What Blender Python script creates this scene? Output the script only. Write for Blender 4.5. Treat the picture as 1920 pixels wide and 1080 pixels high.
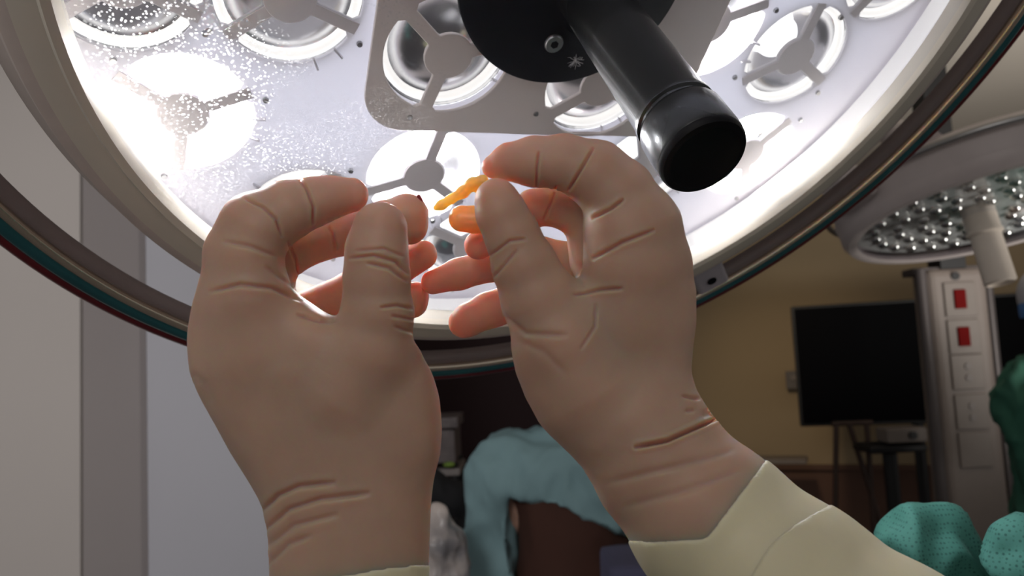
import bpy, bmesh, math, random
import numpy as np
from mathutils import Matrix, Vector, noise
for o in list(bpy.data.objects): bpy.data.objects.remove(o)
S = bpy.context.scene
COL = S.collection
random.seed(7)

# ------------------------------------------------------------------ camera, world, light
F = 1500.0
PITCH, ROLL, CAMZ = math.radians(5.2), 0.05, 1.55
fw = Vector((0, math.cos(PITCH), math.sin(PITCH)))
r0 = Vector((1, 0, 0)); u0 = Vector((0, -math.sin(PITCH), math.cos(PITCH)))
rt = math.cos(ROLL) * r0 - math.sin(ROLL) * u0
up = math.cos(ROLL) * u0 + math.sin(ROLL) * r0
cd = bpy.data.cameras.new('camera'); cam = bpy.data.objects.new('camera', cd); COL.objects.link(cam)
cam.matrix_world = Matrix(((rt.x, up.x, -fw.x, 0), (rt.y, up.y, -fw.y, 0), (rt.z, up.z, -fw.z, CAMZ), (0, 0, 0, 1)))
cd.sensor_width = 36; cd.lens = 36 * F / 1920; cd.clip_start = .02; cd.clip_end = 60
cd.dof.use_dof = True; cd.dof.focus_distance = .43; cd.dof.aperture_fstop = 11.0
S.camera = cam
S.view_settings.view_transform = 'Standard'; S.view_settings.look = 'None'
S.view_settings.exposure = 0.0; S.view_settings.gamma = 1
w = bpy.data.worlds.new('world'); S.world = w; w.use_nodes = True
w.node_tree.nodes['Background'].inputs[0].default_value = (1.0, .97, .95, 1)
w.node_tree.nodes['Background'].inputs[1].default_value = .22

def light(name, kind, loc, target, energy, color=(1, 1, 1), size=.5, size_y=None, angle=None, blend=.5):
    l = bpy.data.lights.new(name, kind); l.energy = energy; l.color = color
    if kind == 'AREA':
        l.size = size
        if size_y: l.shape = 'RECTANGLE'; l.size_y = size_y
    else: l.shadow_soft_size = size
    if angle: l.spot_size = angle; l.spot_blend = blend
    o = bpy.data.objects.new(name, l); COL.objects.link(o); o.location = loc
    d = Vector(target) - Vector(loc); o.rotation_euler = d.to_track_quat('-Z', 'Y').to_euler()
    return o
# room lighting: ceiling panel behind the viewer; unseen spots added for walls and right ceiling
light('ceiling_panel_light', 'AREA', (-.3, -1.3, 2.6), (0, .9, 1.3), 6.5, (1, .93, .88), 1.2)
light('left_wall_fill', 'SPOT', (-.9, -.8, 2.5), (-1.0, 2.2, 1.5), 95, (1, .98, .97), .35, angle=math.radians(70), blend=1)  # added fill spot that brightens the left wall
light('far_wall_fill', 'SPOT', (.75, 3.2, 2.3), (1.75, 5.3, 1.2), 38, (1, .80, .55), .1, angle=math.radians(48), blend=1)  # added spot, its cone makes the lit pool low on the tan wall
light('right_ceiling_fill', 'SPOT', (2.4, 1.2, 1.2), (1.9, 2.4, 2.65), 190, (1, .95, .88), .3, angle=math.radians(110), blend=1)  # added upward spot, unseen, brightens the ceiling on the right

# ------------------------------------------------------------------ projection helpers (calibration only)
CAMP = Vector((0, 0, CAMZ))
def ray(px, py): return rt * ((px - 960) / F) - up * ((py - 540) / F) + fw
def at(px, py, Y):                       # the point of the room at distance Y (world y) seen there
    d = ray(px, py); return CAMP + d * (Y / d.y)
def atd(px, py, d): return CAMP + ray(px, py) * d
CM = np.array([[rt.x, -up.x, fw.x], [rt.y, -up.y, fw.y], [rt.z, -up.z, fw.z]])   # camera (x right, y down, z forward) -> world

# ------------------------------------------------------------------ materials
def mat(name, color, rough=.6, metal=0, spec=.5, emit=None, estr=0, noise_amt=0, noise_scale=30, bump=0, bump_scale=200,
        sss=0, sss_radius=(1, .3, .12), sss_scale=.01, coat=0, bdist=.001, color2=None):
    m = bpy.data.materials.new(name); m.use_nodes = True
    nt = m.node_tree; b = nt.nodes['Principled BSDF']
    b.inputs['Base Color'].default_value = (*color, 1); b.inputs['Roughness'].default_value = rough
    b.inputs['Metallic'].default_value = metal; b.inputs['Specular IOR Level'].default_value = spec
    b.inputs['Coat Weight'].default_value = coat
    if emit: b.inputs['Emission Color'].default_value = (*emit, 1); b.inputs['Emission Strength'].default_value = estr
    if sss:
        b.inputs['Subsurface Weight'].default_value = sss; b.inputs['Subsurface Radius'].default_value = sss_radius
        b.inputs['Subsurface Scale'].default_value = sss_scale
    tc = nt.nodes.new('ShaderNodeTexCoord')
    if noise_amt or color2:
        n = nt.nodes.new('ShaderNodeTexNoise'); n.inputs['Scale'].default_value = noise_scale; n.inputs['Detail'].default_value = 4
        nt.links.new(tc.outputs['Object'], n.inputs['Vector'])
        r = nt.nodes.new('ShaderNodeValToRGB'); nt.links.new(n.outputs['Fac'], r.inputs['Fac'])
        c2 = color2 or tuple(c * (1 - noise_amt) for c in color)
        r.color_ramp.elements[0].color = (*c2, 1); r.color_ramp.elements[1].color = (*color, 1)
        r.color_ramp.elements[0].position = .35; r.color_ramp.elements[1].position = .65
        nt.links.new(r.outputs['Color'], b.inputs['Base Color'])
    if bump:
        n = nt.nodes.new('ShaderNodeTexNoise'); n.inputs['Scale'].default_value = bump_scale; n.inputs['Detail'].default_value = 3
        nt.links.new(tc.outputs['Object'], n.inputs['Vector'])
        bp = nt.nodes.new('ShaderNodeBump'); bp.inputs['Strength'].default_value = bump; bp.inputs['Distance'].default_value = bdist
        nt.links.new(n.outputs['Fac'], bp.inputs['Height']); nt.links.new(bp.outputs['Normal'], b.inputs['Normal'])
    return m

M = {}
M['glove'] = mat('glove_latex', (.55, .375, .28), .48, spec=.35, sss=1.0, sss_radius=(1, .2, .06), sss_scale=.025,
                 noise_amt=.10, noise_scale=38, bump=.25, bump_scale=260, bdist=.0006)
M['glove_finger'] = M['glove']
M['cuff'] = mat('cuff_latex', (.78, .72, .50), .5, spec=.35, sss=.6, sss_radius=(1, .8, .4), sss_scale=.004, noise_amt=.08, noise_scale=25, bump=.2, bump_scale=150, bdist=.0006)
M['tissue'] = mat('tissue', (.92, .46, .20), .3, sss=1, sss_radius=(1, .42, .14), sss_scale=.04, noise_amt=.1, noise_scale=200)
M['clot'] = mat('clot', (.22, .01, .01), .3)
M['bezel'] = mat('lamp_bezel', (.72, .62, .57), .55, noise_amt=.05, noise_scale=60, bump=.3, bump_scale=900, bdist=.0003)
M['lip'] = mat('lamp_lip', (.80, .74, .64), .4, noise_amt=.03)
M['taupe'] = mat('taupe_plastic', (.27, .22, .22), .45, noise_amt=.05)
M['bead'] = mat('polished_bead', (.95, .82, .66), .18, metal=.9, noise_amt=.02)
M['teal'] = mat('teal_reflection', (.02, .13, .15), .2, coat=.6, noise_amt=.1)  # teal reflection on the rail, painted as a band
M['red'] = mat('red_reflection', (.16, .012, .018), .3, coat=.3, noise_amt=.1)  # dark red reflection on the rail, painted as a band
M['panel'] = mat('white_panel', (.84, .82, .84), .45, noise_amt=.04, noise_scale=12)
nt_ = M['panel'].node_tree; tl_ = nt_.nodes.new('ShaderNodeBsdfTranslucent'); tl_.inputs[0].default_value = (.88, .88, .92, 1); mx_ = nt_.nodes.new('ShaderNodeMixShader'); mx_.inputs[0].default_value = .4
nt_.links.new(nt_.nodes['Principled BSDF'].outputs[0], mx_.inputs[1]); nt_.links.new(tl_.outputs[0], mx_.inputs[2]); nt_.links.new(mx_.outputs[0], nt_.nodes['Material Output'].inputs[0])
M['cover'] = mat('cover_plate', (.84, .77, .74), .5, noise_amt=.03, noise_scale=10)
M['black'] = mat('black_plastic', (.004, .005, .009), .7, spec=.15, noise_amt=.1)
M['handle'] = mat('handle_anodised', (.035, .038, .04), .26, metal=.4, coat=.2, noise_amt=.15, noise_scale=60)
M['cap'] = mat('handle_cap', (.003, .003, .005), .5, spec=.2, noise_amt=.1)
M['hub'] = mat('hub_plastic', (.84, .80, .82), .45, noise_amt=.04, noise_scale=12)
M['chrome'] = mat('chrome', (.86, .86, .88), .16, metal=1, noise_amt=.12, noise_scale=35)
M['steel'] = mat('steel', (.5, .5, .5), .35, metal=1, noise_amt=.05)
M['ring'] = mat('lens_ring', (.88, .86, .80), .35, noise_amt=.02, emit=(1, .97, .92), estr=.8)
M['ledhot'] = mat('lit_led_lens', (1, 1, 1), .3, emit=(1, .985, .97), estr=160)
M['ledmid'] = mat('lit_led_lens_dim', (1, 1, 1), .3, emit=(1, .985, .97), estr=1.3)
def thin_glass(name, rough=.0, droplets=False, tint=(.97, .98, 1), fac=.5):
    m = bpy.data.materials.new(name); m.use_nodes = True; nt = m.node_tree
    for n in list(nt.nodes): nt.nodes.remove(n)
    out = nt.nodes.new('ShaderNodeOutputMaterial'); tr = nt.nodes.new('ShaderNodeBsdfTransparent'); gl = nt.nodes.new('ShaderNodeBsdfGlossy')
    tr.inputs[0].default_value = (*tint, 1); gl.inputs['Roughness'].default_value = rough
    fr = nt.nodes.new('ShaderNodeFresnel'); fr.inputs[0].default_value = 1.5
    ge = nt.nodes.new('ShaderNodeNewGeometry'); fb = nt.nodes.new('ShaderNodeMath'); fb.operation = 'MULTIPLY_ADD'; fb.inputs[1].default_value = -1; fb.inputs[2].default_value = 1; nt.links.new(ge.outputs['Backfacing'], fb.inputs[0])
    fm = nt.nodes.new('ShaderNodeMath'); fm.operation = 'MULTIPLY'; nt.links.new(fr.outputs[0], fm.inputs[0]); nt.links.new(fb.outputs[0], fm.inputs[1])
    mx = nt.nodes.new('ShaderNodeMixShader'); nt.links.new(fm.outputs[0], mx.inputs[0])
    nt.links.new(tr.outputs[0], mx.inputs[1]); nt.links.new(gl.outputs[0], mx.inputs[2])
    last = mx
    if droplets:          # dried cleaning spots scattered over the upper left part of the pane
        tc = nt.nodes.new('ShaderNodeTexCoord'); vo = nt.nodes.new('ShaderNodeTexVoronoi'); vo.inputs['Scale'].default_value = 380
        nt.links.new(tc.outputs['Object'], vo.inputs['Vector'])
        lt = nt.nodes.new('ShaderNodeMath'); lt.operation = 'LESS_THAN'; lt.inputs[1].default_value = .27
        nt.links.new(vo.outputs['Distance'], lt.inputs[0])
        no = nt.nodes.new('ShaderNodeTexNoise'); no.inputs['Scale'].default_value = 9
        nt.links.new(tc.outputs['Object'], no.inputs['Vector'])
        sx = nt.nodes.new('ShaderNodeVectorMath'); sx.operation = 'DISTANCE'; sx.inputs[1].default_value = (-.215, -.045, 0)
        nt.links.new(tc.outputs['Object'], sx.inputs[0])
        mr = nt.nodes.new('ShaderNodeMapRange'); mr.inputs[1].default_value = .05; mr.inputs[2].default_value = .15; mr.inputs[3].default_value = 1; mr.inputs[4].default_value = 0
        nt.links.new(sx.outputs['Value'], mr.inputs[0])
        mu = nt.nodes.new('ShaderNodeMath'); mu.operation = 'MULTIPLY'; nt.links.new(lt.outputs[0], mu.inputs[0]); nt.links.new(mr.outputs[0], mu.inputs[1])
        gt = nt.nodes.new('ShaderNodeMapRange'); gt.inputs[1].default_value = .42; gt.inputs[2].default_value = .56
        nt.links.new(no.outputs['Fac'], gt.inputs[0])
        m2 = nt.nodes.new('ShaderNodeMath'); m2.operation = 'MULTIPLY'; nt.links.new(mu.outputs[0], m2.inputs[0]); nt.links.new(gt.outputs[0], m2.inputs[1])
        m3 = nt.nodes.new('ShaderNodeMath'); m3.operation = 'MULTIPLY'; m3.inputs[1].default_value = .5; nt.links.new(m2.outputs[0], m3.inputs[0])
        df = nt.nodes.new('ShaderNodeBsdfTranslucent'); df.inputs[0].default_value = (1, 1, 1, 1)
        mx2 = nt.nodes.new('ShaderNodeMixShader'); nt.links.new(m3.outputs[0], mx2.inputs[0]); nt.links.new(mx.outputs[0], mx2.inputs[1]); nt.links.new(df.outputs[0], mx2.inputs[2])
        last = mx2
    nt.links.new(last.outputs[0], out.inputs[0]); return m
M['glass'] = thin_glass('lamp_glass', .0, True)
M['lens'] = thin_glass('clear_lens', .05, tint=(.9, .92, .96))

# ------------------------------------------------------------------ mesh helpers
def tag(o, label=None, cat=None, group=None, kind=None):
    if label: o['label'] = label
    if cat: o['category'] = cat
    if group: o['group'] = group
    if kind: o['kind'] = kind
    return o
def empty(name, loc=(0, 0, 0), mw=None):
    o = bpy.data.objects.new(name, None); COL.objects.link(o); o.empty_display_size = .05
    if mw is not None: o.matrix_world = mw
    else: o.location = loc
    return o
def link(name, me, m, parent=None, smooth=True, mw=None):
    o = bpy.data.objects.new(name, me); COL.objects.link(o)
    if m is not None:
        for mm in (m if isinstance(m, (list, tuple)) else [m]): me.materials.append(mm)
    if smooth: me.polygons.foreach_set('use_smooth', [True] * len(me.polygons))
    if parent: o.parent = parent
    if mw is not None: o.matrix_world = mw
    return o
def obj(name, bm, m, parent=None, smooth=False, bevel=0, autosmooth=False):
    me = bpy.data.meshes.new(name); bmesh.ops.recalc_face_normals(bm, faces=bm.faces); bm.to_mesh(me); bm.free()
    o = link(name, me, m, parent, smooth)
    if bevel:
        b = o.modifiers.new('bevel', 'BEVEL'); b.width = bevel; b.segments = 3; b.limit_method = 'ANGLE'
    return o
def box(bm, c, s, rot=None):
    r = bmesh.ops.create_cube(bm, size=1, matrix=Matrix.Translation(c) @ (rot or Matrix()) @ Matrix.Diagonal((*s, 1)))
    return r['verts']
def tube(bm, a, b, r, r2=None, seg=20, cap=True):
    a, b = Vector(a), Vector(b); d = b - a
    mw = Matrix.Translation((a + b) / 2) @ d.to_track_quat('Z', 'Y').to_matrix().to_4x4()
    bmesh.ops.create_cone(bm, cap_ends=cap, segments=seg, radius1=r, radius2=r if r2 is None else r2, depth=d.length, matrix=mw)
def lathe(name, prof, m, parent, seg=96, closed=False, mats=None, a0=0, a1=2 * math.pi, loc=(0, 0, 0)):
    bm = bmesh.new(); full = abs(a1 - a0 - 2 * math.pi) < 1e-6; n = seg if full else seg + 1
    rings = []
    for i in range(n):
        t = a0 + (a1 - a0) * i / seg; rings.append([bm.verts.new((loc[0] + r * math.cos(t), loc[1] + r * math.sin(t), loc[2] + z)) for r, z in prof])
    for i in range(seg):
        A, B = rings[i], rings[(i + 1) % n]
        for j in range(len(prof) - (0 if closed else 1)):
            k = (j + 1) % len(prof)
            f = bm.faces.new((A[j], B[j], B[k], A[k]))
            if mats: f.material_index = mats[j]
    if not full and closed:
        bm.faces.new(rings[0]); bm.faces.new(rings[-1])
    bmesh.ops.remove_doubles(bm, verts=bm.verts, dist=1e-6)
    o = obj(name, bm, m, parent, smooth=True)
    o.data.set_sharp_from_angle(angle=math.radians(38))
    return o
def plate(name, outer, holes, z, th, m, parent, bev=.0006):
    cu = bpy.data.curves.new(name, 'CURVE'); cu.dimensions = '2D'; cu.fill_mode = 'BOTH'; cu.extrude = th / 2; cu.bevel_depth = bev; cu.bevel_resolution = 1
    for pts in [outer] + holes:
        sp = cu.splines.new('POLY'); sp.points.add(len(pts) - 1); sp.use_cyclic_u = True
        for p, q in zip(sp.points, pts): p.co = (q[0], q[1], 0, 1)
    t = bpy.data.objects.new('tmp', cu); COL.objects.link(t)
    dg = bpy.context.evaluated_depsgraph_get(); me = bpy.data.meshes.new_from_object(t.evaluated_get(dg)); me.name = name
    bpy.data.objects.remove(t); me.materials.clear()
    me.transform(Matrix.Translation((0, 0, z)))
    return link(name, me, m, parent, smooth=False)

# ---- implicit surfaces: numpy field + surface nets
class Field:
    def __init__(s, lo, hi, step):
        s.lo = np.array(lo, float); s.step = step
        s.n = np.ceil((np.array(hi) - s.lo) / step).astype(int) + 1
        s.F = np.full(s.n, 1e3, np.float32)
        s.ax = [s.lo[i] + step * np.arange(s.n[i]) for i in range(3)]
    def sub(s, lo, hi):
        a = [max(0, int((lo[i] - s.lo[i]) / s.step)) for i in range(3)]; b = [min(s.n[i], int((hi[i] - s.lo[i]) / s.step) + 2) for i in range(3)]
        sl = tuple(slice(a[i], max(a[i], b[i])) for i in range(3))
        X = s.ax[0][sl[0]][:, None, None]; Y = s.ax[1][sl[1]][None, :, None]; Z = s.ax[2][sl[2]][None, None, :]
        return sl, X, Y, Z
    def union(s, G, k):            # smooth union with another array of the same field
        s.F = smin(s.F, G, k)
def smin(a, b, k):
    if k <= 0: return np.minimum(a, b)
    h = np.clip(k - np.abs(a - b), 0, None) / k
    return np.minimum(a, b) - h * h * k * .25
def chain(fld, pts, k=8):          # pts: (x,y,z,r)
    out = np.full(fld.n, 1e3, np.float32)
    for A, B in zip(pts[:-1], pts[1:]):
        m = 60 * fld.step / 3 + max(A[3], B[3])
        lo = [min(A[i], B[i]) - m for i in range(3)]; hi = [max(A[i], B[i]) + m for i in range(3)]
        sl, X, Y, Z = fld.sub(lo, hi)
        d = [B[i] - A[i] for i in range(3)]; L = sum(q * q for q in d) + 1e-12
        t = np.clip(((X - A[0]) * d[0] + (Y - A[1]) * d[1] + (Z - A[2]) * d[2]) / L, 0, 1)
        D = np.sqrt((X - A[0] - t * d[0]) ** 2 + (Y - A[1] - t * d[1]) ** 2 + (Z - A[2] - t * d[2]) ** 2) - (A[3] + (B[3] - A[3]) * t)
        out[sl] = smin(out[sl], D.astype(np.float32), k)
    return out
def nets(fld, iso=0.0, smooth=2):
    Fv = fld.F - iso; n = np.array(Fv.shape); ins = Fv < 0
    cn = n - 1
    cnt = np.zeros(cn, np.int8)
    for dx in (0, 1):
        for dy in (0, 1):
            for dz in (0, 1): cnt += ins[dx:dx + cn[0], dy:dy + cn[1], dz:dz + cn[2]]
    act = (cnt > 0) & (cnt < 8)
    idx = np.full(cn, -1, np.int64); C = np.argwhere(act); idx[act] = np.arange(len(C))
    P = np.zeros((len(C), 3)); W = np.zeros(len(C))
    corners = [(a, b, c) for a in (0, 1) for b in (0, 1) for c in (0, 1)]
    for a in corners:
        for ax in range(3):
            if a[ax]: continue
            b = list(a); b[ax] = 1
            va = Fv[C[:, 0] + a[0], C[:, 1] + a[1], C[:, 2] + a[2]]; vb = Fv[C[:, 0] + b[0], C[:, 1] + b[1], C[:, 2] + b[2]]
            cr = (va < 0) != (vb < 0); t = np.where(cr, va / np.where(cr, va - vb, 1), 0)
            p = np.array(a, float)[None, :].repeat(len(C), 0); p[:, ax] += t
            P[cr] += p[cr]; W[cr] += 1
    P = (P / W[:, None] + C) * fld.step + fld.lo
    quads = []
    for ax in range(3):
        o1, o2 = (ax + 1) % 3, (ax + 2) % 3
        sa = [slice(None)] * 3; sb = [slice(None)] * 3; sa[ax] = slice(0, -1); sb[ax] = slice(1, None)
        cr = ins[tuple(sa)] != ins[tuple(sb)]
        E = np.argwhere(cr); E = E[(E[:, o1] > 0) & (E[:, o2] > 0) & (E[:, o1] < n[o1] - 1) & (E[:, o2] < n[o2] - 1)]
        fl = ins[E[:, 0], E[:, 1], E[:, 2]]
        def cell(d1, d2):
            q = E.copy(); q[:, o1] -= d1; q[:, o2] -= d2; return idx[q[:, 0], q[:, 1], q[:, 2]]
        Q = np.stack([cell(1, 1), cell(0, 1), cell(0, 0), cell(1, 0)], 1)
        Q[~fl] = Q[~fl][:, ::-1]
        quads.append(Q)
    Q = np.concatenate(quads)
    if smooth:
        e = np.concatenate([Q[:, [0, 1]], Q[:, [1, 2]], Q[:, [2, 3]], Q[:, [3, 0]]])
        for it in range(smooth):
            acc = np.zeros_like(P); c = np.zeros(len(P))
            for i in range(3):
                acc[:, i] = np.bincount(e[:, 0], P[e[:, 1], i], len(P)) + np.bincount(e[:, 1], P[e[:, 0], i], len(P))
            c = np.bincount(e[:, 0], None, len(P)) + np.bincount(e[:, 1], None, len(P))
            P = P * .5 + .5 * acc / np.maximum(c, 1)[:, None]
    return P, Q
def vnormals(P, Q):
    fn = np.cross(P[Q[:, 2]] - P[Q[:, 0]], P[Q[:, 3]] - P[Q[:, 1]]); N = np.zeros_like(P)
    for k in range(4):
        for i in range(3): N[:, i] += np.bincount(Q[:, k], fn[:, i], len(P))
    return N / np.maximum(np.linalg.norm(N, axis=1), 1e-12)[:, None]
def np_mesh(name, V, Q):
    me = bpy.data.meshes.new(name); me.vertices.add(len(V)); me.vertices.foreach_set('co', V.astype(np.float32).ravel())
    me.loops.add(Q.size); me.loops.foreach_set('vertex_index', Q.astype(np.int32).ravel())
    me.polygons.add(len(Q)); me.polygons.foreach_set('loop_start', np.arange(len(Q), dtype=np.int32) * 4)
    me.update(calc_edges=True); me.validate(); return me

# ================================================================== ROOM
def wallm(name, c, nz=.04, sc=1.5, **k): return mat(name, c, .8, noise_amt=nz, noise_scale=sc, bump=.15, bump_scale=250, **k)
M['wl'] = wallm('paint_warm_grey', (.60, .55, .52)); M['wl2'] = wallm('paint_grey', (.72, .66, .66)); M['wl3'] = wallm('paint_blue_grey', (.62, .62, .68))
M['tan'] = wallm('paint_tan', (.42, .315, .19)); M['tandark'] = wallm('wainscot_brown', (.16, .085, .06)); M['maroon'] = wallm('maroon_panel', (.022, .006, .008))
M['ceil'] = wallm('ceiling_paint', (.56, .51, .45)); M['floor'] = wallm('floor_vinyl', (.16, .15, .15), .1, 3)
def prism(name, pts, z0, z1, m, kind='structure'):
    bm = bmesh.new(); lo = [bm.verts.new((x, y, z0)) for x, y in pts]; hi = [bm.verts.new((x, y, z1)) for x, y in pts]
    n = len(pts)
    for i in range(n): bm.faces.new((lo[i], lo[(i + 1) % n], hi[(i + 1) % n], hi[i]))
    bm.faces.new(lo); bm.faces.new(hi)
    o = obj(name, bm, m); o['kind'] = kind; return o
H = 2.68
def gx(px, Y): return at(px, 700, Y).x
B1 = (gx(150, 2.0), 2.0); B2 = (gx(262, 2.22), 2.22); B3 = (gx(700, 2.5), 2.5)
prism('wall_left', [(-3.6, 1.93), B1, (B1[0], 2.35), (-3.6, 2.35)], 0, H, M['wl'])
prism('trim_1', [(B1[0] + .001, B1[1] + .012), (B2[0], B2[1]), (B2[0], 2.45), (B1[0] + .001, 2.45)], 0, H, M['wl2'])
prism('wall_inner', [(B2[0] + .001, B2[1] + .04), B3, (B3[0], 2.65), (B2[0] + .001, 2.65)], 0, H, M['wl3'])
wd = Vector((math.cos(math.radians(22)), -math.sin(math.radians(22)))); wp = Vector((gx(1500, 5.4), 5.4))
def wpt(s, off=0): return (wp.x + wd.x * s + wd.y * off, wp.y + wd.y * s - wd.x * off)   # off>0 towards the viewer
prism('wall_back', [wpt(-5, 0), wpt(4, 0), wpt(4, -.15), wpt(-5, -.15)], .75, H, M['tan'])
prism('wall_lower', [wpt(-5, .01), wpt(4, .01), wpt(4, -.15), wpt(-5, -.15)], 0, .75, M['tandark'])
prism('trim_2', [wpt(-5, .045), wpt(4, .045), wpt(4, .011), wpt(-5, .011)], .74, .77, M['tandark'])
prism('floor', [(-5, -3), (7, -3), (7, 8.5), (-5, 8.5)], -.1, 0, M['floor'])
prism('ceiling', [(-5, -.2), (7, -.2), (7, 8.5), (-5, 8.5)], H, H + .1, M['ceil'])
dx0, dx1 = gx(690, 4.4), gx(1240, 4.4)
prism('door_1', [(dx0, 4.4), (dx1, 4.4), (dx1, 4.5), (dx0, 4.5)], 0, H, M['maroon'])

# ================================================================== MAIN LAMP
Cc = np.array([.052, -.18, .504]); nc = np.array([.2921, .7253, -.6234]); nc /= np.linalg.norm(nc)
ac = np.cross(nc, [0, 1, 0.]); ac /= np.linalg.norm(ac); bc = np.cross(nc, ac)
Lw = CM @ Cc + np.array([0, 0, CAMZ]); R3 = np.stack([CM @ ac, CM @ bc, CM @ nc], 1)
LM = Matrix([[*R3[0], Lw[0]], [*R3[1], Lw[1]], [*R3[2], Lw[2]], [0, 0, 0, 1]])
lamp = empty('surgical_lamp', mw=LM)
tag(lamp, 'large round operating lamp with glass face and black handle, lit behind the gloved hands', 'lamp')
def circ(r, n=128, c=(0, 0)): return [(c[0] + r * math.cos(2 * math.pi * i / n), c[1] + r * math.sin(2 * math.pi * i / n)) for i in range(n)]
lathe('bezel', [(.3005, -.004), (.304, .004), (.309, .005), (.311, .002), (.325, .001), (.333, -.003), (.336, -.010), (.337, -.018), (.343, -.024), (.350, -.034), (.357, -.06), (.345, -.075), (.332, -.075), (.332, -.014), (.3005, -.010)],
      [M['lip'], M['bezel'], M['taupe']], lamp, 200, True, mats=[0, 0, 0, 0, 1, 1, 1, 1, 1, 1, 1, 2, 2, 0, 0, 0, 0][:15])
# grab rail ring around the head; teal and red bands paint its reflections
def arcprof(cr, cz, r, n=28): return [(cr + r * math.cos(2 * math.pi * i / n), cz + r * math.sin(2 * math.pi * i / n)) for i in range(n)]
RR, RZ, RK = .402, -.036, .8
for nm_, dr, dz, rr, mk in (('rail_body', -.004, 0, .0085, 'taupe'), ('rail_bead', .003, .0105, .0048, 'bead'), ('rail_teal_reflection', .0125, .004, .011, 'teal'), ('rail_red_reflection', .023, .004, .0085, 'red'), ('rail_core', .008, -.008, .009, 'black')):
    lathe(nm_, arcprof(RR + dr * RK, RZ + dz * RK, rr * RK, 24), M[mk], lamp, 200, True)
lathe('housing', [(.335, -.072), (.334, -.10), (.28, -.125), (.12, -.14), (0, -.142)], M['bezel'], lamp, 96)
lathe('added_rim_glow', [(.318, -.017), (.322, -.028), (.318, -.040)], mat('added_rim_glow', (1, 1, 1), .5, emit=(1, .97, .95), estr=.3), lamp, 128)  # glowing ring added at the rim to brighten the panel
lathe('glass_pane', [(.0235, .0012), (.3, .0012), (.3, -.0012), (.0235, -.0012)], M['glass'], lamp, 128, True)

mods = [(-.2700, -.055, 100, 0), (-.1764, -.050, 222, 1), (-.2337, -.1418, 268, 3), (-.058, -.180, 205, 3), (-.142, -.226, 70, 1), (-.0694, -.0707, 262, 0),
        (.0556, -.0793, 222, 0), (.2225, -.0352, 97, 2), (.128, -.020, 30, 3), (.268, .050, 10, 1), (.2350, -.1335, 60, 3), (.005, -.2560, 275, 2),
        (.138, -.158, 240, 1), (.03, .045, 90, 1), (-.08, .05, 90, 1), (.16, .075, 90, 1), (-.2, .07, 90, 1)]
RO, RI = .0455, .0165
def slots(cx, cy, a0, ro=RO, ri=RI, sw=.0042):
    out = []
    for k in range(3):
        A = math.radians(a0 + 120 * k); B = A + math.radians(120); rc = .004
        pts = []
        def off(r): return math.asin(sw / r)
        n = 16
        r1 = ro; a, b = A + off(r1 - rc), B - off(r1 - rc)
        ta = rc / ro
        pts.append(((r1 - rc) , a))
        for i in range(n + 1):
            pts.append((r1, a + ta + (b - a - 2 * ta) * i / n))
        pts.append((r1 - rc, b))
        b2, a2 = B - off(ri + .002), A + off(ri + .002)
        pts.append((ri + .002, b2))
        for i in range(7): pts.append((ri, b2 - .06 + (a2 - b2 + .12) * i / 6))
        pts.append((ri + .002, a2))
        out.append([(cx + r * math.cos(t), cy + r * math.sin(t)) for r, t in pts])
    return out
holes = []; chol = []
for cx, cy, a, kd in mods:
    if abs(cx + .0694) < 1e-3 or abs(cx - .0556) < 1e-3:
        chol += slots(cx, cy, a)
        holes.append(circ(.047, 48, (cx, cy)))
    elif abs(cx) < .12 and abs(cy - .045) < .02: continue
    else: holes += slots(cx, cy, a)
ZP = -.045
plate('module_panel', circ(.327), holes, ZP, .0016, M['panel'], lamp)
lathe('added_backlight', [(0, -.0885), (.325, -.0885)], mat('added_backlight', (1, 1, 1), .5, emit=(.97, .98, 1), estr=2.3), lamp, 96)  # glowing disc added inside the housing to light the panel from behind
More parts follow.
